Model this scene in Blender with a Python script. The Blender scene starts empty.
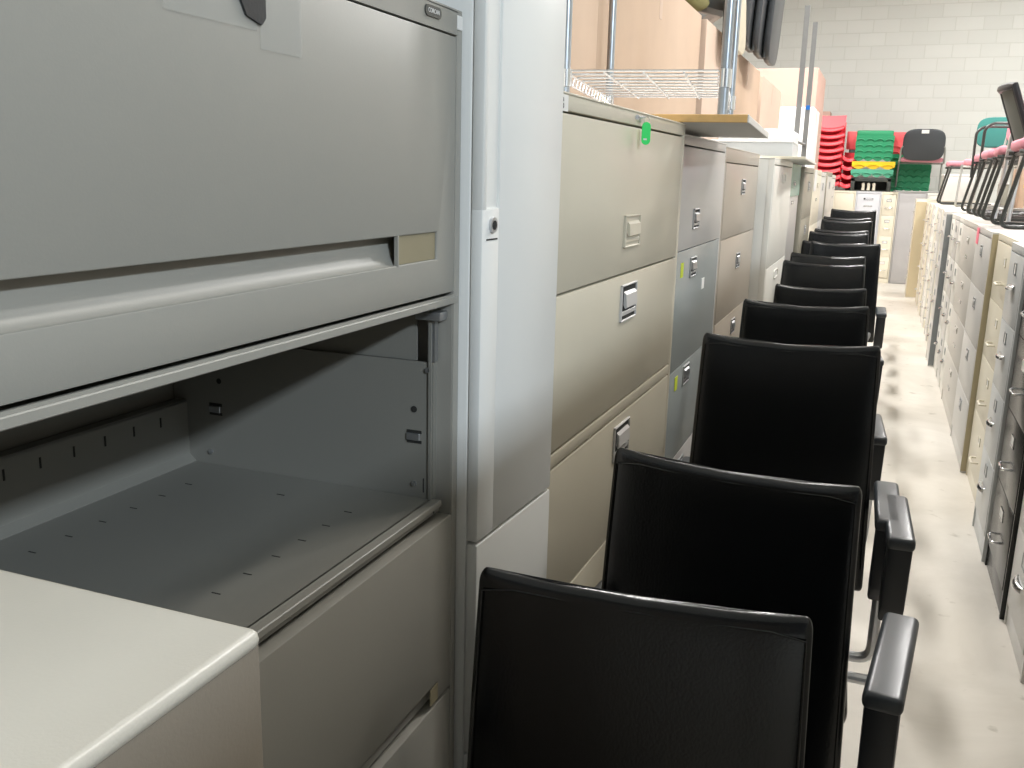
import bpy, bmesh, math, random
from mathutils import Vector, Matrix
random.seed(7)
S = bpy.context.scene
COL = S.collection
PI = math.pi
R = math.radians

# ------------------------------------------------------------------ materials
MATS = {}
def mat(name, col, rough=.5, metal=0., spec=.5, bump=0., bscale=400., var=0., vscale=3., coat=0., trans=0., alpha=1., sheen=0.):
    if name in MATS: return MATS[name]
    m = bpy.data.materials.new(name); m.use_nodes = True
    nt = m.node_tree; b = nt.nodes['Principled BSDF']
    c = (col[0], col[1], col[2], 1)
    b.inputs['Base Color'].default_value = c
    b.inputs['Roughness'].default_value = rough
    b.inputs['Metallic'].default_value = metal
    b.inputs['Specular IOR Level'].default_value = spec
    b.inputs['Coat Weight'].default_value = coat
    b.inputs['Transmission Weight'].default_value = trans
    b.inputs['Alpha'].default_value = alpha
    tc = nt.nodes.new('ShaderNodeTexCoord')
    if var > 0:
        n = nt.nodes.new('ShaderNodeTexNoise'); n.inputs['Scale'].default_value = vscale
        n.inputs['Detail'].default_value = 5; n.inputs['Roughness'].default_value = .6
        nt.links.new(tc.outputs['Object'], n.inputs['Vector'])
        r = nt.nodes.new('ShaderNodeValToRGB')
        r.color_ramp.elements[0].position = .32; r.color_ramp.elements[1].position = .68
        r.color_ramp.elements[0].color = tuple(x*(1-var) for x in col)+(1,)
        r.color_ramp.elements[1].color = tuple(min(1, x*(1+var)) for x in col)+(1,)
        nt.links.new(n.outputs['Fac'], r.inputs['Fac'])
        nt.links.new(r.outputs['Color'], b.inputs['Base Color'])
    if bump > 0:
        n2 = nt.nodes.new('ShaderNodeTexNoise'); n2.inputs['Scale'].default_value = bscale
        n2.inputs['Detail'].default_value = 2
        nt.links.new(tc.outputs['Object'], n2.inputs['Vector'])
        bp = nt.nodes.new('ShaderNodeBump'); bp.inputs['Strength'].default_value = bump
        bp.inputs['Distance'].default_value = .002
        nt.links.new(n2.outputs['Fac'], bp.inputs['Height'])
        nt.links.new(bp.outputs['Normal'], b.inputs['Normal'])
    MATS[name] = m
    return m

def paint(name, col, rough=.42, bump=.035, var=.02):
    return mat(name, col, rough=rough, bump=bump, bscale=500, var=var, vscale=2.5)

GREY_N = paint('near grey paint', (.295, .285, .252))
GREY_IN = paint('inner grey paint', (.215, .21, .185), rough=.5)  # outer grey lowered to carry the shade inside the open compartment
STEEL = mat('bare steel', (.45, .46, .47), rough=.4, metal=.9)
DARK = mat('dark gap', (.02, .02, .018), rough=.8)
WHITE_C = paint('white cabinet paint', (.76, .76, .73), rough=.35)
BEIGE = paint('beige cabinet paint', (.57, .525, .42), rough=.3)
LILAC = paint('pale grey cabinet paint', (.55, .53, .51), rough=.3)
BLUEGREY = paint('blue grey cabinet paint', (.36, .39, .385), rough=.22, bump=.05)
TAN = paint('tan cabinet paint', (.44, .385, .32), rough=.3)
CREAM = paint('cream cabinet paint', (.74, .69, .56), rough=.35)
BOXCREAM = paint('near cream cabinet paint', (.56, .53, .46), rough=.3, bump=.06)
BOXSIDE = paint('taupe cabinet paint', (.235, .205, .165), rough=.45, bump=.06)  # body coloured darker than its cream top panel
OFFW = paint('off white cabinet paint', (.76, .745, .69), rough=.35)
OLIVEP = paint('olive cabinet paint', (.30, .28, .22), rough=.35)
GREY_R = paint('cool grey cabinet paint', (.53, .55, .55), rough=.3)
GREY_L = paint('light grey cabinet paint', (.61, .595, .565), rough=.35)
PUTTY = paint('putty cabinet paint', (.60, .57, .52), rough=.35)
DKGREY = paint('slate cabinet paint', (.20, .215, .22), rough=.4)
BACKGREY = paint('plain grey cabinet paint', (.44, .43, .43), rough=.45)
BACKWHITE = paint('bluish white cabinet paint', (.58, .59, .62))
YELL = paint('yellowed cabinet paint', (.58, .50, .33), rough=.4)
BLACKP = mat('black gloss cabinet paint', (.012, .013, .012), rough=.24, bump=.03, spec=.35)
LEATHER = mat('black leather', (.004, .0048, .0055), rough=.24, bump=.10, bscale=260, spec=.62)
BLKPL = mat('black plastic', (.018, .02, .023), rough=.38, bump=.1)
BLKPAD = mat('black arm pad', (.035, .04, .046), rough=.33, spec=.6)
CHROME = mat('chrome', (.80, .81, .82), rough=.16, metal=1)
ALU = mat('aluminium', (.62, .63, .65), rough=.32, metal=.9)
WIRE = mat('zinc wire', (.78, .79, .80), rough=.25, metal=.85)
CARD = mat('cardboard', (.45, .33, .24), rough=.85, var=.06, vscale=1.6)
CARDP = mat('pale cardboard', (.52, .40, .32), rough=.85, var=.05, vscale=2)
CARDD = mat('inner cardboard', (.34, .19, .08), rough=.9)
WOOD = mat('wood edge', (.74, .45, .17), rough=.45, var=.15, vscale=14)
BROWNW = mat('brown wood', (.26, .10, .04), rough=.5, var=.25, vscale=10)
LAM = mat('grey laminate', (.72, .70, .66), rough=.5, var=.04)
LAMW = mat('white laminate', (.72, .70, .66), rough=.45)
GALV = mat('galvanised steel', (.42, .46, .50), rough=.32, metal=.75, var=.1, vscale=12)
POSTM = mat('dull post steel', (.21, .215, .215), rough=.55)
GREENG = mat('sea green panel', (.22, .36, .29), rough=.25)
REDP = mat('red plastic', (.80, .035, .055), rough=.35)
REDP2 = mat('faded red plastic', (.78, .10, .11), rough=.45)
GREENP = mat('green plastic', (.012, .27, .115), rough=.4)
YELP = mat('yellow plastic', (.85, .55, .01), rough=.4)
CHARP = mat('charcoal plastic', (.045, .05, .045), rough=.5)
PINKF = mat('pink fabric', (.62, .25, .30), rough=.85, var=.06, vscale=30)
TEALF = mat('teal fabric', (.03, .17, .15), rough=.85)
BLKTUBE = mat('black tube', (.03, .033, .03), rough=.35)
GREYTUBE = mat('grey tube', (.34, .35, .33), rough=.35, metal=.4)
BLKVINYL = mat('black vinyl', (.04, .045, .05), rough=.38)
MESHF = mat('grey mesh fabric', (.11, .115, .10), rough=.8)
TAGG = mat('green tag plastic', (.02, .72, .13), rough=.3)
PAPER = mat('white paper', (.74, .73, .70), rough=.7)
INK = mat('grey ink', (.10, .10, .10), rough=.7)
TANLAB = mat('tan card', (.27, .235, .15), rough=.5)
PLATE = mat('name plate', (.07, .07, .062), rough=.35)
LIMEP = mat('lime sticker', (.62, .72, .03), rough=.6)
PINKP = mat('pink sticker', (.95, .22, .30), rough=.6)
BLUEP = mat('blue tag', (.01, .17, .60), rough=.5)
RUBBER = mat('rubber', (.02, .02, .02), rough=.7)
TAPE = mat('clear tape', (.60, .60, .56), rough=.12, alpha=.16)
OLIVEF = mat('olive cloth', (.16, .15, .05), rough=.9)
WHITEM = mat('white metal', (.80, .80, .79), rough=.4)

# ------------------------------------------------------------------ mesh builder
class MB:
    def __init__(s):
        s.bm = bmesh.new(); s.mats = []
    def mi(s, m):
        if m is None: return 0
        if m not in s.mats: s.mats.append(m)
        return s.mats.index(m)
    def box(s, x0, x1, y0, y1, z0, z1, m=None, bev=0., seg=2, M=None):
        i = s.mi(m) if m else 0
        t = bmesh.new()
        vs = [t.verts.new((x, y, z)) for x in (x0, x1) for y in (y0, y1) for z in (z0, z1)]
        for f in ((0, 1, 3, 2), (4, 6, 7, 5), (0, 4, 5, 1), (2, 3, 7, 6), (0, 2, 6, 4), (1, 5, 7, 3)):
            t.faces.new([vs[k] for k in f])
        bmesh.ops.recalc_face_normals(t, faces=t.faces)
        if bev > 0:
            bmesh.ops.bevel(t, geom=list(t.edges), offset=bev, segments=seg, affect='EDGES', profile=.5)
        s.add(t, i, M); return s
    def add(s, t, i=0, M=None):
        mp = {}
        for v in t.verts:
            co = (M @ v.co) if M is not None else v.co
            mp[v] = s.bm.verts.new(co)
        for f in t.faces:
            try:
                nf = s.bm.faces.new([mp[v] for v in f.verts]); nf.material_index = i
            except ValueError: pass
        t.free()
    def tube(s, pts, r, m=None, n=8, closed=False, cap=True, M=None, flat=1.):
        i = s.mi(m) if m else 0
        t = bmesh.new(); P = [Vector(p) for p in pts]; rings = []
        N = len(P); up = None
        for k in range(N):
            if closed: d = (P[(k+1) % N]-P[k-1])
            elif k == 0: d = P[1]-P[0]
            elif k == N-1: d = P[-1]-P[-2]
            else: d = (P[k+1]-P[k]).normalized()+(P[k]-P[k-1]).normalized()
            d.normalize()
            if up is None:
                up = Vector((0, 0, 1)) if abs(d.z) < .9 else Vector((1, 0, 0))
            a = d.cross(up); 
            if a.length < 1e-6: a = d.orthogonal()
            a.normalize(); b = a.cross(d).normalized(); up = b
            rr = r[k] if isinstance(r, (list, tuple)) else r
            rings.append([t.verts.new(P[k]+a*math.cos(2*PI*j/n)*rr+b*math.sin(2*PI*j/n)*rr*flat) for j in range(n)])
        for k in range(N if closed else N-1):
            A, B = rings[k], rings[(k+1) % N]
            for j in range(n): t.faces.new((A[j], A[(j+1) % n], B[(j+1) % n], B[j]))
        if cap and not closed:
            t.faces.new(rings[0][::-1]); t.faces.new(rings[-1])
        bmesh.ops.recalc_face_normals(t, faces=t.faces)
        s.add(t, i, M); return s
    def cyl(s, p0, p1, r, m=None, n=16, M=None):
        return s.tube([p0, p1], r, m, n, M=M)
    def prism(s, poly, axis, a0, a1, m=None, bev=0., seg=2, M=None):
        """poly: 2D list; axis 'x','y','z' = extrusion axis"""
        i = s.mi(m) if m else 0
        t = bmesh.new()
        def co(p, a):
            return {'x': (a, p[0], p[1]), 'y': (p[0], a, p[1]), 'z': (p[0], p[1], a)}[axis]
        A = [t.verts.new(co(p, a0)) for p in poly]; B = [t.verts.new(co(p, a1)) for p in poly]
        t.faces.new(A); t.faces.new(B[::-1])
        n = len(poly)
        for k in range(n): t.faces.new((A[k], A[(k+1) % n], B[(k+1) % n], B[k]))
        bmesh.ops.recalc_face_normals(t, faces=t.faces)
        if bev > 0: bmesh.ops.bevel(t, geom=list(t.edges), offset=bev, segments=seg, affect='EDGES', profile=.5)
        s.add(t, i, M); return s
    def grid(s, fn, nu, nv, m=None, thick=0., closed_u=False):
        """fn(u,v)->Vector; solid sheet of thickness by second fn offset"""
        i = s.mi(m) if m else 0
        t = bmesh.new()
        V = [[t.verts.new(fn(a/nu, b/nv)) for b in range(nv+1)] for a in range(nu+1)]
        fs = []
        for a in range(nu):
            for b in range(nv):
                fs.append(t.faces.new((V[a][b], V[a+1][b], V[a+1][b+1], V[a][b+1])))
        bmesh.ops.recalc_face_normals(t, faces=t.faces)
        if thick:
            bmesh.ops.solidify(t, geom=list(t.faces), thickness=thick)
            bmesh.ops.recalc_face_normals(t, faces=t.faces)
        s.add(t, i); return s
    def build(s, name, material, parent=None, loc=None, rot=None, smooth=True, ang=35):
        me = bpy.data.meshes.new(name)
        s.bm.to_mesh(me); s.bm.free()
        if s.mats and s.mats[0] is not None:
            for m in s.mats: me.materials.append(m)
        if not s.mats: me.materials.append(material)
        if smooth:
            for p in me.polygons: p.use_smooth = True
            me.set_sharp_from_angle(angle=R(ang))
        o = bpy.data.objects.new(name, me); COL.objects.link(o)
        if parent: o.parent = parent
        if loc: o.location = loc
        if rot: o.rotation_euler = rot
        return o
    def m0(s, *ms):
        s.mats = list(ms); return s

def rpath(pts, r=.04, n=5):
    """round the corners of a polyline"""
    P = [Vector(p) for p in pts]; out = [P[0]]
    for k in range(1, len(P)-1):
        a = (P[k-1]-P[k]); b = (P[k+1]-P[k]); ra = min(r, a.length*.45, b.length*.45)
        p0 = P[k]+a.normalized()*ra; p1 = P[k]+b.normalized()*ra
        for j in range(n+1):
            t = j/n; out.append(p0*(1-t)**2+P[k]*2*t*(1-t)+p1*t*t)
    out.append(P[-1]); return out
def tag(o, label=None, cat=None, group=None, kind=None):
    if label: o['label'] = label
    if cat: o['category'] = cat
    if group: o['group'] = group
    if kind: o['kind'] = kind
    return o
def thing(name, label, cat, loc=(0, 0, 0), rz=0., group=None):
    o = bpy.data.objects.new(name, None); COL.objects.link(o)
    o.location = loc; o.rotation_euler = (0, 0, R(rz)); o.empty_display_size = .1
    return tag(o, label, cat, group)
def kids(o, allo): return [c for c in allo if c.parent == o]
def copy_tree(o, parent=None):
    c = o.copy(); COL.objects.link(c)
    if parent: c.parent = parent
    for ch in list(o.children): copy_tree(ch, c)
    return c
def text_obj(s, name, size, m, parent, M, align='CENTER', sx=1.):
    cu = bpy.data.curves.new(name, 'FONT'); cu.body = s; cu.size = size; cu.extrude = .0002
    cu.align_x = align; cu.align_y = 'CENTER'
    t = bpy.data.objects.new(name, cu); COL.objects.link(t)
    bpy.context.view_layer.update()
    me = bpy.data.meshes.new_from_object(t.evaluated_get(bpy.context.evaluated_depsgraph_get()))
    bpy.data.objects.remove(t)
    me.transform(Matrix.Diagonal((sx, 1, 1, 1))); me.materials.clear(); me.materials.append(m)
    o = bpy.data.objects.new(name, me); COL.objects.link(o); o.parent = parent
    o.matrix_local = M
    return o
# text lying on a front plane: local x -> x, y -> z, facing -y
FRONT = Matrix(((1, 0, 0, 0), (0, 0, -1, 0), (0, 1, 0, 0), (0, 0, 0, 1)))

# ------------------------------------------------------------------ camera
CH = 1.58
def camera():
    cx, cy, f = 512., 384., 925.
    dy = Vector((883-cx, 182-cy, f)); roll = .025
    v = -f*f/(dy.y-roll*dy.x); u = -roll*v
    dn = Vector((u, v, f)).normalized(); dy.normalize()
    X = dn.cross(dy)
    W = Matrix((X, dy, -dn))          # camera coordinates (right, down, forward) -> world
    right, down, fwd = W.col[0], W.col[1], W.col[2]
    M = Matrix(((right.x, -down.x, -fwd.x, 0), (right.y, -down.y, -fwd.y, 0), (right.z, -down.z, -fwd.z, CH), (0, 0, 0, 1)))
    cd = bpy.data.cameras.new('camera'); cd.sensor_width = 36; cd.lens = f/1024*36; cd.clip_start = .02
    c = bpy.data.objects.new('camera', cd); COL.objects.link(c); c.matrix_world = M
    S.camera = c
camera()

# ------------------------------------------------------------------ setting
def struct(name, b, m, **k):
    return tag(b.build(name, m, smooth=False, **k), kind='structure')
def floor_mat():
    m = bpy.data.materials.new('sealed concrete'); m.use_nodes = True
    nt = m.node_tree; b = nt.nodes['Principled BSDF']
    tc = nt.nodes.new('ShaderNodeTexCoord')
    n = nt.nodes.new('ShaderNodeTexNoise'); n.inputs['Scale'].default_value = 1.3; n.inputs['Detail'].default_value = 8; n.inputs['Roughness'].default_value = .62
    n.inputs['Distortion'].default_value = .6
    nt.links.new(tc.outputs['Object'], n.inputs['Vector'])
    r = nt.nodes.new('ShaderNodeValToRGB')
    e = r.color_ramp.elements
    e[0].position = .3; e[0].color = (.56, .52, .45, 1); e[1].position = .66; e[1].color = (.75, .71, .64, 1)
    nt.links.new(n.outputs['Fac'], r.inputs['Fac'])
    n2 = nt.nodes.new('ShaderNodeTexNoise'); n2.inputs['Scale'].default_value = 9; n2.inputs['Detail'].default_value = 4
    nt.links.new(tc.outputs['Object'], n2.inputs['Vector'])
    r2 = nt.nodes.new('ShaderNodeValToRGB'); r2.color_ramp.elements[0].position = .27; r2.color_ramp.elements[0].color = (.62, .60, .56, 1)
    r2.color_ramp.elements[1].position = .36; r2.color_ramp.elements[1].color = (1, 1, 1, 1)
    nt.links.new(n2.outputs['Fac'], r2.inputs['Fac'])
    mx = nt.nodes.new('ShaderNodeMixRGB'); mx.blend_type = 'MULTIPLY'; mx.inputs[0].default_value = .85
    nt.links.new(r.outputs['Color'], mx.inputs[1]); nt.links.new(r2.outputs['Color'], mx.inputs[2])
    nt.links.new(mx.outputs[0], b.inputs['Base Color'])
    b.inputs['Roughness'].default_value = .42
    return m
def block_mat(axis='xz'):
    m = bpy.data.materials.new('painted block '+axis); m.use_nodes = True
    nt = m.node_tree; b = nt.nodes['Principled BSDF']
    tc = nt.nodes.new('ShaderNodeTexCoord'); sp = nt.nodes.new('ShaderNodeSeparateXYZ'); cb = nt.nodes.new('ShaderNodeCombineXYZ')
    nt.links.new(tc.outputs['Object'], sp.inputs[0])
    nt.links.new(sp.outputs['X' if axis[0] == 'x' else 'Y'], cb.inputs['X']); nt.links.new(sp.outputs['Z'], cb.inputs['Y'])
    br = nt.nodes.new('ShaderNodeTexBrick'); br.inputs['Scale'].default_value = 1
    br.inputs['Brick Width'].default_value = .42; br.inputs['Row Height'].default_value = .212
    br.inputs['Mortar Size'].default_value = .008; br.inputs['Mortar Smooth'].default_value = .35
    br.inputs['Color1'].default_value = (.575, .585, .555, 1); br.inputs['Color2'].default_value = (.61, .62, .59, 1)
    br.inputs['Mortar'].default_value = (.54, .55, .515, 1)
    nt.links.new(cb.outputs[0], br.inputs['Vector']); nt.links.new(br.outputs['Color'], b.inputs['Base Color'])
    bp = nt.nodes.new('ShaderNodeBump'); bp.invert = True; bp.inputs['Strength'].default_value = .35; bp.inputs['Distance'].default_value = .01
    nt.links.new(br.outputs['Fac'], bp.inputs['Height']); nt.links.new(bp.outputs['Normal'], b.inputs['Normal'])
    b.inputs['Roughness'].default_value = .6
    return m
XL, XR, YF, YB, ZC = -3.2, 5.2, -4.0, 17.6, 5.5
struct('floor', MB().box(XL-.2, XR+.2, YF-.2, YB+.2, -.1, 0), floor_mat())
struct('ceiling', MB().box(XL-.2, XR+.2, YF-.2, YB+.2, ZC, ZC+.1), mat('ceiling paint', (.62, .62, .60), rough=.8))
struct('wall_back', MB().box(XL-.2, XR+.2, YB, YB+.2, 0, ZC), block_mat('xz'))
struct('wall_left', MB().box(XL-.2, XL, YF, YB, 0, ZC), block_mat('yz'))
struct('wall_right', MB().box(XR, XR+.2, YF, YB, 0, ZC), block_mat('yz'))
struct('wall_front', MB().box(XL-.2, XR+.2, YF-.2, YF, 0, ZC), mat('dark wall paint', (.10, .10, .10), rough=.8))  # unseen wall, coloured dark to dim reflections on the chair backs

# ------------------------------------------------------------------ pulls
def pull_bar(parent, x, z, y=0., w=.11, m=None, name='pull'):
    m = m or CHROME
    b = MB().m0(m)
    b.tube([(x-w/2, y, z), (x-w/2, y-.022, z), (x-w/2+.012, y-.030, z-.003), (x+w/2-.012, y-.030, z-.003), (x+w/2, y-.022, z), (x+w/2, y, z)], .0055, m, 8)
    return b.build(name, m, parent)
def pull_cup(parent, x, z, y=0., w=.10, m=None):
    """curved lip pull, a shelf-like shell"""
    m = m or CHROME
    b = MB().m0(m)
    def fn(u, v):
        a = (u-.5)*2; t = v*PI*.55
        dep = .028*math.sqrt(max(0, 1-a*a*.85))
        return Vector((x+a*w/2, y-dep*math.sin(t)-.001, z+.016*math.cos(t)))
    b.grid(fn, 12, 5, m, thick=.0025)
    return b.build('pull', m, parent)
def label_holder(parent, x, z, y=0., w=.075, h=.045, m=None, card=None):
    m = m or CHROME
    b = MB().m0(m, card or PAPER); t = .006
    for (a0, a1, c0, c1) in ((-w/2, w/2, h/2-t, h/2), (-w/2, w/2, -h/2, -h/2+t), (-w/2, -w/2+t, -h/2, h/2), (w/2-t, w/2, -h/2, h/2)):
        b.box(x+a0, x+a1, y-.004, y+.0005, z+c0, z+c1, m, bev=.001, seg=1)
    b.box(x-w/2+t, x+w/2-t, y-.0015, y+.0005, z-h/2+t, z+h/2-t, card or PAPER)
    return b.build('label_holder', m, parent)
def pull_recess(parent, x, z, y=0., w=.10, h=.065, m=None, inner=None, pocket=.018):
    """rectangular recessed pull: raised frame, dark pocket behind, curved finger plate, label strip"""
    m = m or ALU
    b = MB().m0(m, DARK, PAPER)
    t = .004
    for (a0, a1, c0, c1) in ((-w/2, w/2, h/2-t, h/2), (-w/2, w/2, -h/2, -h/2+t), (-w/2, -w/2+t, -h/2, h/2), (w/2-t, w/2, -h/2, h/2)):
        b.box(x+a0, x+a1, y-.005, y+.001, z+c0, z+c1, m, bev=.001, seg=1)
    b.box(x-w/2+t, x+w/2-t, y-.0012, y, z-h/2+t, z+h/2-t, inner or DARK)
    b.prism([(y-.001, z+h*.30), (y-.007, z+h*.22), (y-.009, z-h*.12), (y-.005, z-h*.16), (y-.001, z-h*.05)], 'x', x-w*.30, x+w*.42, m)
    b.box(x-w/2+t, x+w/2-t, y-.004, y-.001, z-h*.34, z-h*.22, m, bev=.001, seg=1)
    return b.build('pull', m, parent)

# ------------------------------------------------------------------ filing cabinets
def cabinet(name, label, cat, loc, rz, w, d, h, cols, m, kick=.07, top=.035, stile=.016, style='bar', group=None,
            fmats=None, split=None, gap=.005, side_m=None, proud=.0, foot_m=None, pm=None, pz=None):
    """front plane at local y=0 facing -y, width along +x, depth along +y. cols = list of drawer heights from the top."""
    t = thing(name, label, cat, loc, rz, group)
    b = MB().m0(m)
    b.box(0, w, .024, d, kick*.0+.0, h-.004, m, bev=.003)
    b.box(0, stile, 0, .03, .0, h-.004, m, bev=.002); b.box(w-stile, w, 0, .03, .0, h-.004, m, bev=.002)
    b.box(stile*.8, w-stile*.8, .0, .03, h-top, h-.004, m, bev=.0015)
    b.box(stile*.8, w-stile*.8, .006, .03, 0, kick, m, bev=.0015)
    b.build('body', m, t)
    MB().m0(m).box(-.0015, w+.0015, -.0015, d+.001, h-.005, h, m, bev=.002).build('top_panel', m, t)
    z = h-top-gap
    tot = h-top-kick-gap*len(cols)
    sc = tot/sum(cols)
    if split is None: split = 1
    for i, c in enumerate(cols):
        hh = c*sc
        z0, z1 = z-hh, z
        fm = (fmats[i] if fmats and fmats[i] else m)
        fw = (w-2*stile-gap*(split+1))/split
        for s_ in range(split):
            x0 = stile+gap+s_*(fw+gap); x1 = x0+fw; xm = (x0+x1)/2
            dr = MB().m0(fm).box(x0, x1, -.002-proud, .022, z0+.002, z1, fm, bev=.0025).build('drawer', fm, t)
            y = -.002-proud
            if style == 'bar':
                pull_bar(dr, xm, z0+hh*.38, y, m=pm); label_holder(dr, xm, z0+hh*.72, y, m=pm)
            elif style == 'cup':
                pull_cup(dr, xm, z0+hh*.52, y, w=min(.13, fw*.32), m=pm); label_holder(dr, xm, z0+hh*.80, y, w=.062, h=.052, m=STEEL)
            elif style == 'recess':
                pull_recess(dr, xm, pz[i] if pz else z1-.085, y, m=pm)
            elif style == 'slot':
                pull_recess(dr, xm, z1-.08, y, w=.15, h=.04, m=fm)
                label_holder(dr, xm, z1-.19, y, w=.12, h=.02, m=pm or CHROME)
            elif style == 'lip':
                b2 = MB().m0(fm)
                b2.prism([(y, z1-.002), (y-.016, z1-.006), (y-.016, z1-.022), (y-.012, z1-.022), (y-.010, z1-.01), (y, z1-.012)], 'x', x0+.02, x1-.02, fm)
                b2.build('pull', fm, dr); label_holder(dr, xm, z1-.08, y, m=ALU)
            elif style == 'round':
                b2 = MB().m0(fm)
                pts = []
                for k in range(20):
                    a = 2*PI*k/20
                    pts.append((xm+.085*max(-1, min(1, 1.25*math.cos(a))), y-.002, z1-.06+.022*max(-1, min(1, 1.15*math.sin(a)))))
                b2.tube(pts, .003, fm, 6, closed=True)
                b2.build('pull', fm, dr)
        z = z0
    return t

def left(name, label, x, y0, w, h, cols, m, rz=0., cat='filing cabinet', d=.457, **k):
    return cabinet(name, label, cat, (x, y0, 0), 90+rz, w, d, h, cols, m, **k)
def right(name, label, x, y1, w, h, cols, m, rz=0., cat='filing cabinet', d=.66, **k):
    return cabinet(name, label, cat, (x, y1, 0), -90+rz, w, d, h, cols, m, **k)

# --- nearest grey lateral cabinet with an open compartment ----------------------
def near_grey():
    W, D, H = .762, .457, 1.771
    t = thing('lateral_file_cabinet', 'large near grey steel lateral file cabinet with one drawer missing and an open compartment', 'filing cabinet', (-.5, 1.098-W, 0), 90)
    m = GREY_N
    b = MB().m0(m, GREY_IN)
    # side panels with channelled front stile
    for s in (0, 1):
        x0, x1 = (0, .003) if s == 0 else (W-.003, W)
        b.box(x0, x1, .003, D, 0, H-.01, m)
        a0, a1 = (0, .016) if s == 0 else (W-.016, W)
        b.box(a0, a1, 0, .005, 0, H-.004, m, bev=.0018)
        c0, c1 = (.014, .017) if s == 0 else (W-.017, W-.014)
        b.box(c0, c1, .003, .028, 0, H-.01, m)
        e0, e1 = (.017, .034) if s == 0 else (W-.034, W-.017)
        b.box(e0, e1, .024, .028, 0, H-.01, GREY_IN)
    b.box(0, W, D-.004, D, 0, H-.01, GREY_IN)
    b.box(0, W, .0, D, H-.006, H, m, bev=.002)
    b.box(.014, W-.014, .0, .006, H-.030, H-.003, m)       # top rail
    b.box(.014, W-.014, .004, D, H-.026, H-.020, m)
    b.box(.014, W-.014, .0, .02, 0, .06, m, bev=.002)
    b.build('body', m, t)
    # header over the open compartment
    b = MB().m0(m)
    b.box(.006, W-.006, -.001, .003, 1.4135, 1.4225, m, bev=.001, seg=1)
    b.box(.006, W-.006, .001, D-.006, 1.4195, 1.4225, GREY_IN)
    b.box(.006, W-.006, .0005, .004, 1.422, 1.4255, m)
    b.m0(m, GREY_IN)
    b.build('header_rail', m, t)
    # fixed inner side panels (slide carriers)
    for s in (0, 1):
        xa, xb = (.020, .024) if s == 0 else (W-.031, W-.027)
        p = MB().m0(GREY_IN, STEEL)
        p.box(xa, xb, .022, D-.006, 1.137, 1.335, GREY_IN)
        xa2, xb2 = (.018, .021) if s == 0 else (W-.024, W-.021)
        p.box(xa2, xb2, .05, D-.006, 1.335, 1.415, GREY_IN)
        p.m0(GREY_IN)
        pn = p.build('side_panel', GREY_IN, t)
        xf = xb if s == 0 else xa     # visible face
        q = -1 if s else 1
        def bits(y, z):
            h = MB().m0(DARK, STEEL)
            h.box(xf-.0008, xf+.0008, y-.011, y+.011, z-.009, z-.005, DARK)
            h.box(xf-.0008, xf+.0008, y-.011, y+.011, z+.005, z+.009, DARK)
            h.box(min(xf, xf+q*.003), max(xf, xf+q*.003), y-.009, y+.011, z-.005, z+.005, STEEL, bev=.001, seg=1)
            h.build('slide_clip', DARK, pn)
        bits(.050, 1.232); bits(D-.082, 1.232)
        for (y, z, r) in ((.050, 1.270, .0045), (D-.09, 1.275, .0042)):
            MB().m0(DARK).cyl((xf-.001, y, z), (xf+q*.0008, y, z), r, DARK, 14).build('hole', DARK, pn)
        for (y, z) in ((.050, 1.166), (D-.07, 1.166), (.030, 1.325)):
            MB().m0(STEEL).cyl((xf, y, z), (xf+q*.003, y, z), .0035, STEEL, 10).build('screw', STEEL, pn)
        h = MB().m0(DARK)
        for y in (.036, .028): h.box(xf-.0006, xf+.0006, y-.0007, y+.0007, 1.155, 1.175, DARK)
        h.build('slot', DARK, pn)
        # vertical interlock bar behind the stile
        r0 = .036 if s == 0 else W-.044
    k = MB().m0(STEEL)
    k.box(W-.032, W-.022, .020, .030, 1.337, 1.40, STEEL)
    k.box(W-.040, W-.018, .008, .045, 1.392, 1.404, STEEL, bev=.002)
    k.build('interlock_bar', STEEL, t)
    # back plates: lower with slots and a stiffening shelf lip above
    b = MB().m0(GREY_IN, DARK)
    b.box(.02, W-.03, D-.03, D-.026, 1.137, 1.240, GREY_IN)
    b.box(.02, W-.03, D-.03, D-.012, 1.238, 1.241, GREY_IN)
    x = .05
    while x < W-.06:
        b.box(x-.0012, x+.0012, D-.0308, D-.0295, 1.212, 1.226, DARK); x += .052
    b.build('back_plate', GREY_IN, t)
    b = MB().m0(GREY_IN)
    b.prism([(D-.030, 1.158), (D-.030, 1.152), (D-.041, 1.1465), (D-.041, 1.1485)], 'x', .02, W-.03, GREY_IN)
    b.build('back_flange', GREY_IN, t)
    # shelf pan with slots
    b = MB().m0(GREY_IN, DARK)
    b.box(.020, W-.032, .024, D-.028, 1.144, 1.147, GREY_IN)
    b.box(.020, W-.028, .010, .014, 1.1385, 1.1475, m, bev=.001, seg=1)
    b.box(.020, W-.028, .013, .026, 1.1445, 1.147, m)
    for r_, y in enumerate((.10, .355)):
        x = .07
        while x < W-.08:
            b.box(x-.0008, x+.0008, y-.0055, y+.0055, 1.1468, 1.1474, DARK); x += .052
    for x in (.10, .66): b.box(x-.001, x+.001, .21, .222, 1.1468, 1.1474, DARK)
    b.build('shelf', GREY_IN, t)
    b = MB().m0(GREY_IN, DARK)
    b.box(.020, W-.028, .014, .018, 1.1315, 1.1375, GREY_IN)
    b.box(.016, W-.018, .030, .034, 1.10, 1.135, DARK)  # dark strip painting the shade in the gap under the rail
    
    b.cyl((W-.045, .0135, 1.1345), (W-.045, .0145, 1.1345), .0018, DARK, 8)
    b.build('shelf_rail', GREY_IN, t)
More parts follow.
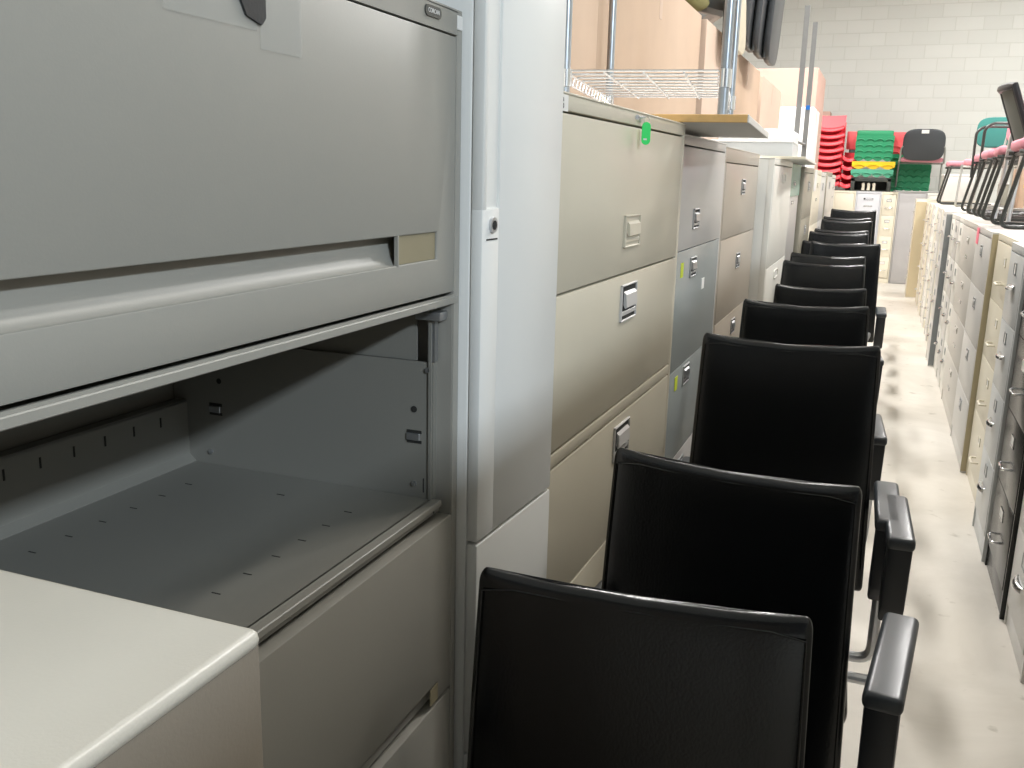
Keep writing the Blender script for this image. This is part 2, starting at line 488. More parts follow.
    # drawer fronts with full width channel pulls
    def front(z0, z1, full, x1=W-.020):
        x0 = .019
        f = MB().m0(m, DARK)
        y = -.001; c0, c1 = z0+.045, z0+.078     # channel
        xe = x1-.050
        f.prism([(x0, z0), (x1, z0), (x1, z1), (x0, z1), (x0, c1), (xe, c1), (xe, c0), (x0, c0)], 'y', y, y+.020, m, bev=.0016)
        f.prism([(y+.0205, c1+.003), (y+.0205, c1-.004), (y+.0125, c0+.008), (y+.0065, c0+.001), (y+.001, c0-.0012), (y+.004, c0-.004), (y+.022, c0-.004), (y+.022, c1+.003)], 'x', x0, xe+.001, m)
        fr = f.build('drawer', m, t)
        lb = MB().m0(TANLAB, m)
        lb.box(xe-.099, xe-.001, y+.0025, y+.0035, c0+.0005, c1-.0005, TANLAB)
        lb.box(xe-.1015, xe-.0985, y-.0005, y+.004, c0-.001, c1+.001, m)
        lb.build('label_holder', TANLAB, fr)
        return fr
    f1 = front(1.4295, 1.7385, True)
    # lower drawers, pulls hidden in a bottom channel with a triangular end
    def front2(z0, z1):
        x0, x1 = .017, W-.019; y = -.001
        f = MB().m0(m, DARK)
        f.prism([(x0, z0+.027), (x1-.040, z0+.027), (x1-.040, z0), (x1, z0), (x1, z1), (x0, z1)], 'y', y, y+.022, m, bev=.0018)
        f.box(x0, x1-.036, y+.010, y+.022, z0+.002, z0+.030, m)
        fr = f.build('drawer', m, t)
        lb = MB().m0(TANLAB); lb.box(x1-.064, x1-.041, y-.0006, y+.0005, z0+.002, z0+.026, TANLAB)
        lb.build('label_holder', TANLAB, fr)
    front2(.868, 1.1255); front2(.605, .863); front2(.335, .60); front2(.065, .33)
    # name plate
    p = MB().m0(PLATE)
    xa, xb, zc, hh = .658, .699, 1.7575, .0062
    pts = []
    for k in range(24):
        a = 2*PI*k/24
        cxx = (xb-hh) if math.cos(a) > 0 else (xa+hh)
        pts.append((cxx+hh*math.cos(a), zc+hh*math.sin(a)))
    p.prism(pts, 'y', -.0018, .001, PLATE)
    pl = p.build('name_plate', PLATE, t)
    text_obj('CORCAN', 'lettering', .0072, PAPER, pl, Matrix.Translation(((xa+xb)/2, -.0021, zc)) @ FRONT, sx=.95)
    MB().m0(PAPER).box(W-.0165, W-.002, -.0012, .001, 1.7475, 1.764, PAPER, bev=.0004, seg=1).build('sticker', PAPER, t)
    # leftover tape and a torn dark label at the top of the drawer
    b = MB().m0(TAPE)
    b.box(.235, .345, -.0022, -.0014, 1.690, 1.7375, TAPE); b.box(.350, .41, -.0022, -.0014, 1.676, 1.7375, TAPE)
    b.build('clear_tape', TAPE, f1)
    b = MB().m0(BLKPL, PAPER)
    b.prism([(.316, 1.7375), (.320, 1.716), (.330, 1.700), (.350, 1.695), (.356, 1.701), (.356, 1.7375)], 'y', -.004, -.0015, BLKPL)
    b.prism([(.284, 1.7375), (.286, 1.722), (.316, 1.714), (.316, 1.7375)], 'y', -.003, -.0015, PAPER)
    b.build('torn_label', BLKPL, f1)
    return t
near_grey()

# --- cream cabinet corner in the foreground --------------------------------------
def near_box():
    t = cabinet('vertical_file_cabinet', 'cream filing cabinet with bright flat top, cropped by the lower left corner', 'filing cabinet', (-.246, -.135, 0), 90, .457, .50, 1.372, [1, 1, 1, 1], BOXCREAM, top=.25, style='bar')
    return t
def near_box2():
    # plain flank seen from its side: the top and right flank are blank folded sheet
    t = thing('storage_cabinet', 'plain cream steel cabinet with bright flat top in the lower left foreground', 'cabinet', (0, 0, 0), 0)
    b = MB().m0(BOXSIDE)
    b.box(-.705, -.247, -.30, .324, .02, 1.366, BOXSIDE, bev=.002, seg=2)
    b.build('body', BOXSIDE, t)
    MB().m0(BOXCREAM).box(-.705, -.246, -.30, .325, 1.362, 1.372, BOXCREAM, bev=.0045, seg=3).build('top_panel', BOXCREAM, t)
    MB().m0(BOXCREAM).box(-.69, -.262, -.306, -.29, .10, 1.33, BOXCREAM, bev=.003).build('door', BOXCREAM, t)
    b = MB().m0(RUBBER)
    b.box(-.69, -.26, -.28, .30, 0, .021, RUBBER); b.build('plinth', RUBBER, t)
    return t
near_box2()

# --- tall white storage tower ----------------------------------------------------
def white_tower():
    W, D, H = .270, .56, 2.15
    t = thing('storage_tower', 'tall white steel storage tower with a round lock between the grey and beige cabinets', 'cabinet', (-.470, 1.100, 0), 87)
    m = WHITE_C
    MB().m0(m).box(.0, W, .018, D, .0, H, m, bev=.003).build('body', m, t)
    def groove(z0, z1, name, low=False):
        f = MB().m0(m)
        g0, g1 = .018, .058
        f.box(g1, W-.001, 0, .017, z0, z1, m, bev=.003)
        f.box(0, g0, 0, .017, z0, z1, m, bev=.003)
        f.box(g0-.003, g1+.003, .006, .017, z0+.001, z1-.001, m)
        return f
    # door: left strip carries a long finger recess that stops above the lock
    f = MB().m0(m)
    z0, z1 = 1.080, H-.004
    f.box(.05, W-.001, 0, .017, z0, z1, m, bev=.003)
    f.box(0, .052, 0, .017, z0, 1.535, m, bev=.003)
    f.box(0, .013, 0, .017, 1.53, z1, m, bev=.003)
    f.box(.010, .053, .004, .017, 1.532, z1-.001, m)
    dr = f.build('door', m, t)
    l = MB().m0(ALU, DARK)
    l.cyl((.028, .001, 1.513), (.028, -.004, 1.513), .010, ALU, 20)
    l.cyl((.028, -.003, 1.513), (.028, -.0048, 1.513), .006, STEEL, 16)
    l.m0(ALU, STEEL, DARK); l.box(.0268, .0292, -.0053, -.004, 1.508, 1.518, DARK)
    l.build('lock', ALU, dr)
    MB().m0(DARK).box(.012, .045, -.0006, .001, 1.4935, 1.4955, DARK).build('slot', DARK, dr)
    for (a, b_) in ((.75, 1.076), (.40, .746), (.06, .396)):
        d2 = MB().m0(m).box(0, W-.001, 0, .017, a, b_, m, bev=.003).build('drawer', m, t)
    return t
white_tower()

# --- left row ---------------------------------------------------------------------
# beige five high
def beige():
    W = 1.065; H = 1.716
    t = thing('lateral_file_cabinet', 'beige five drawer lateral file cabinet with a green key tag at its top', 'filing cabinet', (-.517, 1.452, 0), 89)
    m = BEIGE; D = .457
    b = MB().m0(m)
    b.box(0, W, .024, D, 0, H-.004, m, bev=.003)
    b.box(0, .014, 0, .03, 0, H-.004, m, bev=.002); b.box(W-.026, W, 0, .03, 0, H-.004, m, bev=.002)
    b.box(.01, W-.01, 0, .03, H-.030, H-.003, m, bev=.0015); b.box(.01, W-.01, .004, .03, 0, .045, m)
    b.build('body', m, t)
    MB().m0(m).box(-.001, W+.001, -.002, D, H-.004, H, m, bev=.0015).build('top_panel', m, t)
    zs = [(1.372, 1.681), (1.080, 1.368), (.765, 1.046), (.45, .761), (.09, .446)]
    for i, (z0, z1) in enumerate(zs):
        dr = MB().m0(m).box(.017, W-.031, -.002, .022, z0, z1, m, bev=.003).build('drawer', m, t)
        pull_recess(dr, .565, (1.462 if i == 0 else z1-.062), -.002, w=.125, h=.082 if i else .07, m=m if i < 1 else LILAC, inner=m if i == 0 else None)
    MB().m0(m).box(.017, W-.031, -.002, .022, 1.050, 1.076, m, bev=.002).build('divider_rail', m, t)
    lk = MB().m0(ALU); lk.cyl((.595, .0, 1.700), (.595, -.006, 1.700), .007, ALU, 18); lk.build('lock', ALU, t)
    st = MB().m0(PAPER).box(.020, .115, -.0012, .0005, 1.684, 1.711, PAPER).build('sticker', PAPER, t)
    text_obj('tenna', 'lettering', .013, INK, st, Matrix.Translation((.077, -.0016, 1.7035)) @ FRONT)
    text_obj('shelf 10', 'lettering', .012, INK, st, Matrix.Translation((.074, -.0016, 1.692)) @ FRONT)
    return t
beige()
def key_tag():
    t = thing('key_tag', 'green plastic key tag hanging from the beige cabinet lock', 'key tag', (-.517+.030, 1.452+.572, 1.704), 30)
    b = MB().m0(CHROME)
    b.tube([(0, -.004+.012*0-.010*math.sin(a)*.0-.004, -.006+.011*math.cos(a)) if 0 else (.010*math.sin(a), -.006, -.012+.012*math.cos(a)) for a in [2*PI*k/16 for k in range(16)]], .0012, CHROME, 6, closed=True)
    b.build('key_ring', CHROME, t)
    b = MB().m0(CHROME); b.box(-.034, -.004, -.006, -.0035, -.006, .0, CHROME, bev=.001, seg=1); b.cyl((-.036, -.0035, -.003), (-.036, -.006, -.003), .009, CHROME, 14); b.build('key', CHROME, t)
    pts = []
    for k in range(28):
        a = 2*PI*k/28
        pts.append((.017*math.cos(a), -.060+(.017*math.sin(a)+(.024 if math.sin(a) > 0 else -.024))))
    b = MB().m0(TAGG); b.prism(pts, 'y', -.011, -.006, TAGG, bev=.001, seg=1)
    g = b.build('tag_body', TAGG, t); t.scale = (.58, .58, .58)
    b = MB().m0(PAPER); b.box(-.010, .003, -.0115, -.0108, -.084, -.078, PAPER); b.build('paper_insert', PAPER, g)
key_tag()

L2 = left('lateral_file_cabinet', 'two tone grey lateral file cabinet with lime and white stickers, right of the beige one', -.560, 2.535, 1.09, 1.705, [.310, .375, .31, .31, .25], LILAC, top=.030, pz=[1.449, 1.292, .93, .60, .30], stile=.022, style='recess', fmats=[LILAC, BLUEGREY, BLUEGREY, LILAC, BLUEGREY], kick=.07)
st = MB().m0(LIMEP, INK); st.box(.345, .385, -.0036, -.0018, 1.272, 1.318, LIMEP); st.build('lime_sticker', LIMEP, [c for c in L2.children if c.name.startswith('drawer')][1])
st = MB().m0(PAPER); st.box(.74, .785, -.0036, -.0018, 1.196, 1.234, PAPER); st.build('white_sticker', PAPER, [c for c in L2.children if c.name.startswith('drawer')][1])
st = MB().m0(LIMEP); st.box(.365, .405, -.0036, -.0018, .905, .95, LIMEP); st.build('lime_sticker', LIMEP, [c for c in L2.children if c.name.startswith('drawer')][2])
left('lateral_file_cabinet', 'tan lateral file cabinet with small square pulls, before the protruding white one', -.560, 3.635, 1.02, 1.695, [.295, .335, .34, .34, .25], TAN, top=.055, pz=[1.545, 1.232, .943, .60, .28], style='recess', stile=.014)
left('lateral_file_cabinet', 'off white lateral file cabinet that stands proud of the left row', -0.490, 4.676, 0.967, 1.680, [1.5, 1.2, 1, 1], OFFW, top=.03, style='round', d=.56)
left('lateral_file_cabinet', 'grey lateral file cabinet with pale bars beside the protruding off white cabinet', -0.515, 5.664, 0.859, 1.672, [1.6, .7, 1, 1], LILAC, fmats=[LILAC, BLUEGREY, BLUEGREY, BLUEGREY], style='slot')
gp = tag(MB().m0(GREENG).box(-.514, -.508, 5.70, 6.5, 1.48, 1.674, GREENG, bev=.001, seg=1).build('glass_sheet', GREENG), 'sea green sheet leaning on the grey cabinet front beneath the thin white board', 'glass sheet')
left('lateral_file_cabinet', 'olive grey lateral file cabinet behind the sea green sheet', -0.488, 6.543, 0.892, 1.665, [1, 1, 1, 1, 1], OLIVEP, style='recess')
left('lateral_file_cabinet', 'cream lateral file cabinet with a white card at its top corner in the left row', -0.488, 7.465, 0.924, 1.66, [1, 1, 1, 1], CREAM, style='slot')
MB().m0(PAPER).box(.02, .30, -.006, -.002, 1.50, 1.655, PAPER).build('card', PAPER, [o for o in bpy.data.objects if o.get('label', '').startswith('cream lateral file cabinet with a white card')][0])
left('lateral_file_cabinet', 'grey lateral file cabinet just past the white card in the left row', -0.499, 8.430, 0.859, 1.65, [1, 1, 1, 1], GREY_L, style='recess')
left('lateral_file_cabinet', 'olive sided lateral file cabinet second from the far end of the left row', -0.488, 9.331, 0.859, 1.66, [1, 1, 1, 1], OLIVEP, fmats=[PUTTY]*4, style='recess')
left('lateral_file_cabinet', 'farthest putty lateral file cabinet of the left row near the red chair stack', -0.494, 10.232, 0.859, 1.64, [1, 1, 1, 1], PUTTY, style='slot')

# --- right row ---------------------------------------------------------------------
G4 = [1, 1, 1, 1]
right('vertical_file_cabinet', 'nearest light grey vertical file cabinet cut by the lower right edge', .585, 3.61, .457, 1.335, G4, GREY_L, style='cup')
right('vertical_file_cabinet', 'glossy black four drawer vertical file cabinet in the right row', .572, 4.18, .55, 1.335, G4, BLACKP, style='bar', kick=.09)
right('vertical_file_cabinet', 'cool grey four drawer vertical file cabinet between the black and cream ones', .562, 4.665, .465, 1.335, G4, GREY_R, style='cup', kick=.09)
right('vertical_file_cabinet', 'cream vertical file cabinet beside the yellowed flank in the right row', .598, 5.53, .845, 1.335, G4, CREAM, style='bar', pm=CREAM)
def yfl(t, m, w, d=.66):
    MB().m0(m).box(w-.001, w+.003, 0.001, d-.05, .01, 1.325, m).build('side_panel', m, t)
t = right('lateral_file_cabinet', 'light grey lateral file cabinet with a pink sticker and yellowed flank', .570, 6.38, .83, 1.335, G4, GREY_L, style='recess', d=.64)
yfl(t, paint('olive yellow flank', (.44, .38, .24), rough=.45), .83)
MB().m0(PINKP).box(.02, .15, -.0045, -.0024, 1.23, 1.325, PINKP).build('sticker', PINKP, t)
right('lateral_file_cabinet', 'putty grey lateral file cabinet behind the pink stickered one', .575, 7.50, 1.10, 1.335, G4, PUTTY, style='slot', d=.64)
for i, (y, m_, lab) in enumerate(((7.93, OFFW, 'off white vertical file cabinet next to the wide putty lateral cabinet'),
                            (8.37, GREY_L, 'light grey vertical file cabinet between two off white ones in the right row'),
                            (8.81, OFFW, 'off white vertical file cabinet touching the slate flanked cabinet'))):
    right('vertical_file_cabinet', lab, .580, y, .42, 1.335, G4, m_, style='cup', group=None)
t = right('vertical_file_cabinet', 'pale vertical file cabinet with a dark slate flank in the right row', .535, 9.27, .44, 1.345, G4, GREY_L, style='cup')
yfl(t, DKGREY, .44)
labs = ['off white vertical file cabinet first behind the slate flanked one', 'cream vertical file cabinet second behind the slate flanked one', 'light grey vertical file cabinet third behind the slate flanked one',
        'cream vertical file cabinet fourth behind the slate flanked one', 'off white vertical file cabinet fifth behind the slate flanked one', 'light grey vertical file cabinet sixth behind the slate flanked one',
        'cream vertical file cabinet seventh behind the slate flanked one', 'off white vertical file cabinet eighth behind the slate flanked one', 'cream vertical file cabinet just in front of the yellowed far one']
for i, l_ in enumerate(labs):
    y1 = 9.78+i*.49
    right('vertical_file_cabinet', l_, .575+(.012 if i % 2 else 0), y1, .47, 1.335, G4, {'o': OFFW, 'c': CREAM, 'l': GREY_L}[l_[0]], style='bar' if i % 3 else 'cup')
t = right('vertical_file_cabinet', 'farthest vertical file cabinet of the right row with a yellowed flank', .46, 14.65, .45, 1.36, G4, CREAM, style='cup', d=.75)
yfl(t, YELL, .45)

labs = ['tall putty storage cabinet on the right row standing before the camera position', 'tall putty storage cabinet on the right row beside the camera position',
        'tall putty storage cabinet on the right row behind the camera position', 'tall putty storage cabinet on the right row farthest behind the camera']
for i, l_ in enumerate(labs):
    right('storage_cabinet', l_, .62, 3.0-i*1.16, 1.15, 1.88, [3, 3], PUTTY, style='recess', cat='cabinet')  # unseen cabinets added to block light from the right, low on the left row

for i in range(9):
    cabinet('lateral_file_cabinet', 'putty lateral file cabinet of the second row standing back to back with the right row', 'filing cabinet', (1.975, 4.20+i*1.155, 0), 90, 1.15, .70, 1.335, G4, PUTTY,
            style='recess', group='cabinets of the second row behind the right row')

# --- back row -----------------------------------------------------------------------
def back(name, label, x0, w, m, cols, **k):
    return cabinet(name, label, 'filing cabinet', (x0, 16.0, 0), 0, w, 1.05, 1.43, cols, m, **k)
back('vertical_file_cabinet', 'leftmost cream cabinet of the back row under the red stacks', -1.12, .40, CREAM, G4, style='bar')
back('vertical_file_cabinet', 'cream cabinet of the back row left of the white one with a top pull', -.71, .33, CREAM, [1, 3], style='none')
back('storage_cabinet', 'white cabinet of the back row with a single label pull at the top', -.375, .375, BACKWHITE, [4], style='slot')
back('vertical_file_cabinet', 'cream four drawer cabinet at the middle of the back row with side pulls', .005, .235, CREAM, G4, style='bar')
back('storage_cabinet', 'plain grey cabinet at the right of the back row', .245, .42, BACKGREY, [4], style='none', kick=.01, top=.01)
back('vertical_file_cabinet', 'rightmost off white cabinet of the back row behind the yellowed flank', .67, .42, OFFW, G4, style='bar')

# ------------------------------------------------------------------ black conference chairs
def make_chair():
    t = thing('conference_chair', '', 'chair')
    # five star base
    b = MB().m0(ALU)
    for k in range(5):
        a = 2*PI*k/5+PI/10
        ca, sa = math.cos(a), math.sin(a)
        b.tube([(0, -.22, .085), (ca*.13, -.22+sa*.13, .078), (ca*.215, -.22+sa*.215, .062)], [.022, .017, .012], ALU, 8, flat=.8)
    b.cyl((0, -.22, .06), (0, -.22, .12), .030, ALU, 16); b.cyl((0, -.22, .12), (0, -.22, .24), .024, ALU, 16); b.cyl((0, -.22, .24), (0, -.22, .42), .014, CHROME, 12)
    b.m0(ALU, CHROME); base = b.build('base', ALU, t)
    for k in range(5):
        a = 2*PI*k/5+PI/10
        x, y = math.cos(a)*.215, -.22+math.sin(a)*.215
        c = MB().m0(BLKPL)
        c.cyl((x-.022, y, .025), (x-.006, y, .025), .025, BLKPL, 14); c.cyl((x+.006, y, .025), (x+.022, y, .025), .025, BLKPL, 14)
        c.cyl((x, y, .025), (x, y, .062), .008, BLKPL, 8); c.box(x-.02, x+.02, y-.012, y+.012, .04, .05, BLKPL, bev=.003)
        c.build('caster', BLKPL, base)
    seat = MB().m0(LEATHER)
    seat.box(-.215, .205, -.42, -.015, .435, .495, LEATHER, bev=.024, seg=4)
    seat.build('seat', LEATHER, t)
    mech = MB().m0(BLKPL); mech.box(-.09, .09, -.32, -.10, .385, .437, BLKPL, bev=.008); mech.build('seat_mechanism', BLKPL, t)
    # backrest: closed rounded slab, slight taper, lean and lateral bow
    BH, BT = .45, 1.074
    def section(v):      # v 0 bottom..1 top -> half width, centre y, z
        z = BH+v*(BT-BH)
        w = .229-.020*v
        y = .018*v-.012*math.sin(v*PI)
        return w, y, z
    bk = bmesh.new()
    nu, th = 22, .0145
    vv = [0, .004, .012, .025]+[.025+.945*k/16 for k in range(1, 17)]+[.978, .984, .990, .995, .9985, 1.0]
    def kk(v):
        e = min(v, 1-v)/.03
        return 1. if e >= 1 else .12+.88*math.sqrt(max(0, 1-(1-e)**2))
    def bow_sag(r, v):
        return -.018*r*r*(.3+.7*v), (-.017*(1-r*r))*(v**5)
    rings = []
    NQ = 64
    for v in vv:
        w, yc, z = section(v); k = kk(v); ring = []
        for q in range(NQ):
            a = 2*PI*q/NQ; c, s_ = math.cos(a), math.sin(a)
            ex = abs(c)**.25*(1 if c > 0 else -1); ey = abs(s_)**.5*(1 if s_ > 0 else -1)
            r = ex; bow, sag = bow_sag(r, v)
            ring.append(bk.verts.new((ex*(w-.010*(1-k)), yc+bow+ey*th*k+.012, z+sag)))
        rings.append(ring)
    for j in range(len(rings)-1):
        for q in range(NQ):
            bk.faces.new((rings[j][q], rings[j][(q+1) % NQ], rings[j+1][(q+1) % NQ], rings[j+1][q]))
    bk.faces.new(rings[0][::-1]); bk.faces.new(rings[-1])
    bmesh.ops.recalc_face_normals(bk, faces=bk.faces)
    B = MB().m0(LEATHER); B.add(bk, 0)
    bo = B.build('backrest', LEATHER, t, ang=75)
    def fp(r, v):
        w, yc, z = section(v); bow, sag = bow_sag(r, v)
        return (r*w, yc+bow-th+.0128, z+sag)
    pts = [fp(-.965, .1+.86*k/8) for k in range(9)]+[fp(-.965+1.93*k/10, .972) for k in range(1, 10)]+[fp(.965, .96-.86*k/8) for k in range(9)]
    MB().m0(LEATHER).tube(pts, .0016, LEATHER, 6).build('piping', LEATHER, bo)
    MB().m0(ALU).box(-.03, .03, .012, .03, .40, .56, ALU, bev=.006).build('back_bracket', ALU, t)
    for s in (-1, 1):
        a = MB().m0(ALU)
        x = s*.282 if s > 0 else -.225
        a.tube(rpath([(s*.15, -.30, .425), (x, -.31, .425), (x, -.33, .60), (x, -.375, .74), (x, -.365, .795), (x, -.12, .798)], .04), .013, ALU, 10)
        arm = a.build('armrest', ALU, t)
        p = MB().m0(BLKPAD)
        hw = .030 if s > 0 else .022
        p.box(x-hw, x+hw, -.402, -.088, .793, .824, BLKPAD, bev=.011, seg=4)
        p.build('arm_pad', BLKPAD, arm)
        q = MB().m0(BLKPL)
        q.prism([(-.400, .800), (-.372, .640), (-.350, .60), (-.325, .64), (-.350, .800)], 'x', x-hw+.004, x+hw-.004, BLKPL, bev=.006)
        q.build('arm_post', BLKPL, arm)
    return t
CHAIRS = [  # x, y of the back top, z of the top, yaw, arm shift
 (-.278, 1.300, .952, 3.9, .0, 'nearest black leather conference chair, its back filling the bottom centre'),
 (-.219, 1.862, .990, -5.9, .345, 'second nearest black leather conference chair, with its arm pad over the lower right floor'),
 (-.206, 2.809, 1.102, 1.9, .18, 'tall backed black leather conference chair, third from the camera'),
 (-.235, 3.25, .950, 1.0, -.13, 'low black leather chair hidden behind the third chair, only its arm showing'),
 (-.260, 4.010, 1.063, 3.4, .0, 'black leather conference chair directly behind the tall backed third one'),
 (-.27, 4.70, .93, 0.0, .0, 'low black leather chair between the fourth and fifth visible backs, only its arm showing'),
 (-.285, 5.590, .968, 5.2, .0, 'lower backed black leather chair with two taller backs close behind it'),
 (-.304, 6.209, 1.053, -3.7, .0, 'black leather chair at mid row just behind the lower backed one'),
 (-.310, 6.821, 1.059, -7.0, .0, 'black leather chair at mid row turned slightly towards the aisle'),
 (-.227, 7.50, 1.105, .8, .0, 'black leather chair at mid row shifted out towards the aisle'),
 (-.335, 8.15, 1.068, -3.0, .0, 'black leather chair in the far half just behind the one shifted out'),
 (-.325, 8.75, 1.115, -2.0, .0, 'black leather chair in the far half whose back peeks over a darker pair'),
 (-.335, 9.6, 1.10, -2., .0, 'black leather chair fourth from the far end of the chair row'),
 (-.315, 10.3, 1.165, -3., .0, 'black leather chair third from the far end of the chair row'),
 (-.335, 11.0, 1.17, -3., .0, 'black leather chair second from the far end of the chair row'),
 (-.295, 11.7, 1.235, -2., .0, 'farthest black leather chair of the row, in front of the back cabinets'),
]
KS = .84
proto = make_chair()
allc = [proto]+[copy_tree(proto) for _ in CHAIRS[1:]]
for ci, (c, (x, y, z, yaw, ash, lab)) in enumerate(zip(allc, CHAIRS)):
    c['label'] = lab; c['category'] = 'chair'; c['group'] = 'black conference chairs lined up in the aisle'
    x += .012 if ci > 3 else 0
    x *= KS; y *= KS; z = CH-(CH-z)*KS; ash *= KS
    a = R(yaw); oy = .045
    c.location = (x+math.sin(a)*oy, y-math.cos(a)*oy, 0); c.rotation_euler = (0, 0, a)
    dz = z-1.052
    for ch in c.children:
        n = ch.name.split('.')[0]
        if n == 'backrest': ch.location = (0, 0, dz)
        if n == 'armrest': ch.location = (-.035 if ci >= 4 and ch.data.vertices[0].co.x > 0 else 0, ash, 0)
        if n == 'back_bracket': ch.scale = (1, 1, 1); ch.location = (0, 0, dz*.5)

# ------------------------------------------------------------------ things above the left row
# wire shelving unit
def wire_unit():
    t = thing('wire_shelving_unit', 'chrome wire shelving unit standing on the cabinets in front of the cartons', 'shelf', (-.445, 2.76, 1.7465), 7.5)
    W, L, zs = .457, .90, .128
    s = MB().m0(WIRE)
    n = 9
    for i in range(n+1):
        y = i*L/n
        s.tube([(-W, y, zs), (0, y, zs)], .0036, WIRE, 6)
    for x in (-W, -W*.75, -W*.5, -W*.25, 0):
        s.tube([(x, 0, zs-.006), (x, L, zs-.006)], .0034, WIRE, 6)
    for x in (-W, 0):
        s.tube([(x, 0, zs-.034), (x, L, zs-.034)], .0034, WIRE, 6)
        k = 30
        s.tube([(x, L*j/k, zs-.006 if j % 2 else zs-.034) for j in range(k+1)], .002, WIRE, 5)
    s.build('wire_shelf', WIRE, t)
    for (x, y) in ((-W, 0), (0, 0), (-W, L), (0, L)):
        p = MB().m0(GALV)
        p.cyl((x, y, 0), (x, y, 1.45), .0145, GALV, 16)
        po = p.build('post', GALV, t)
        c = MB().m0(CHROME); c.cyl((x, y, zs-.045), (x, y, zs+.004), .020, CHROME, 16); c.build('collar', CHROME, po)
    # upper shelf out of frame keeps the posts together
    s = MB().m0(WIRE)
    for i in range(13): s.tube([(-W, i*L/12, 1.30), (0, i*L/12, 1.30)], .003, WIRE, 6)
    for x in (-W, 0): s.tube([(x, 0, 1.295), (x, L, 1.295)], .004, WIRE, 6)
    s.build('wire_shelf', WIRE, t)
wire_unit()

# laminate table top with a wood edge
def board(name, label, x, y, w, l, z, th, rz, m, edge, cat='board'):
    t = thing(name, label, cat, (x, y, z), rz)
    MB().m0(m).box(-w, 0, .0, l, 0, th, m, bev=.001, seg=1).build('panel', m, t)
    e = MB().m0(edge)
    e.box(-w, .003, -.006, 0, -.001, th+.001, edge, bev=.0015, seg=1)
    e.build('edge_band', edge, t)
    e = MB().m0(m); e.box(0, .005, -.006, l, -.001, th+.001, m, bev=.0015, seg=1); e.build('end_band', m, t)
    return t
board('table_top', 'grey table top with a wooden edge lying on the cabinets under the wire shelving', -.338, 2.49, .64, .95, 1.7195, .018, 3.4, LAM, WOOD, 'table top')
board('thin_board', 'thin cream edged board lying over the off white and grey cabinets', -.375, 4.95, .62, 1.80, 1.681, .012, 2.0, LAMW, CREAM)
t = thing('metal_tray', 'flat grey metal box lying on the thin board', 'box', (-.62, 5.15, 1.6935), 2)
b = MB().m0(GREY_R); b.box(-.42, .165, 0, .60, 0, .075, GREY_R, bev=.004); b.build('body', GREY_R, t)
b = MB().m0(WHITEM); b.box(-.425, .17, -.005, .605, .075, .086, WHITEM, bev=.003); b.build('lid', WHITEM, t)
tag(MB().m0(WHITEM).box(-.86, -.48, 5.25, 5.75, 1.782, 1.842, WHITEM, bev=.01, seg=3).build('white_case', WHITEM), 'bright white flat case on top of the grey metal box', 'box')

# two bare uprights of a rack
t = thing('rack_upright', 'pair of tall bare grey steel uprights beyond the metal box', 'rack', (-.600, 6.62, 0), 0)
def upright(x, y, z0, z1):
    b = MB().m0(POSTM)
    b.box(x-.016, x+.016, y-.002, y+.002, z0, z1, POSTM); b.box(x-.016, x-.012, y, y+.03, z0, z1, POSTM); b.box(x+.012, x+.016, y, y+.03, z0, z1, POSTM)
    return b.build('post', POSTM, t)
upright(0.03, -.0, 1.692, 2.68); upright(.045, .55, 1.665, 2.66)
b = MB().m0(POSTM); b.tube([(0.03, .015, 1.83), (.045, .55, 1.83)], .010, POSTM, 6); b.box(-.45, .03, .01, .02, 1.695, 1.72, POSTM); b.build('brace', POSTM, t)
MB().m0(BLUEP).box(.034, .060, .545, .549, 2.07, 2.10, BLUEP).build('blue_tag', BLUEP, t)

# cartons behind the left row
def carton(x1, y0, y1, z1, label, m=CARD, x0=-1.62, z0=0., rz=0., seam=True):
    t = thing('carton', label, 'cardboard box', ((x0+x1)/2, (y0+y1)/2, z0), rz, 'tall cartons behind the left row' if z1 > 2.3 and z0 == 0 else None)
    w, l, h = (x1-x0), (y1-y0), z1-z0
    b = MB().m0(m); b.box(-w/2, w/2, -l/2, l/2, 0, h, m, bev=.006, seg=2); b.build('body', m, t)
    b = MB().m0(CARDP)
    b.box(-w/2, w/2, -.03, .03, h, h+.001, CARDP); b.box(w/2, w/2+.001, -.03, .03, h-.18, h, CARDP)
    b.build('packing_tape', CARDP, t)
    return t
carton(-1.06, 2.30, 3.52, 2.62, 'nearest tall tan carton, left of the dark vertical gap', rz=-1.2)
carton(-1.08, 3.62, 5.72, 2.50, 'widest tall tan carton right behind the wire shelving')
carton(-1.06, 5.80, 6.98, 2.49, 'narrow tall tan carton behind the wire shelving post', m=CARDP)
carton(-1.08, 7.04, 8.55, 2.48, 'tall tan carton below the dark stacked seats')
carton(-1.06, 8.60, 10.2, 2.45, 'pale tall carton beside the bare rack uprights', m=CARDP)
carton(-.87, 12.4, 13.9, 2.92, 'pinkish carton pile seen past the rack uprights', m=mat('pink cardboard', (.55, .36, .30), rough=.85), x0=-1.9)
carton(-.95, 17.08, 17.55, 2.72, 'far pinkish carton standing behind the tall red chair stack', m=mat('pink cardboard', (.55, .36, .30)), x0=-1.35)
carton(-.80, 11.25, 12.2, 2.38, 'white carton seen between the rack uprights and the tall cartons', m=WHITEM, x0=-1.5)
tag(MB().m0(CARDD).box(-1.5, -1.12, 3.525, 3.615, 0, 2.60, CARDD).build('brown_board', CARDD), 'dark brown board in the gap between the first two cartons', 'board')  # fills the slot between the first two cartons with dark brown

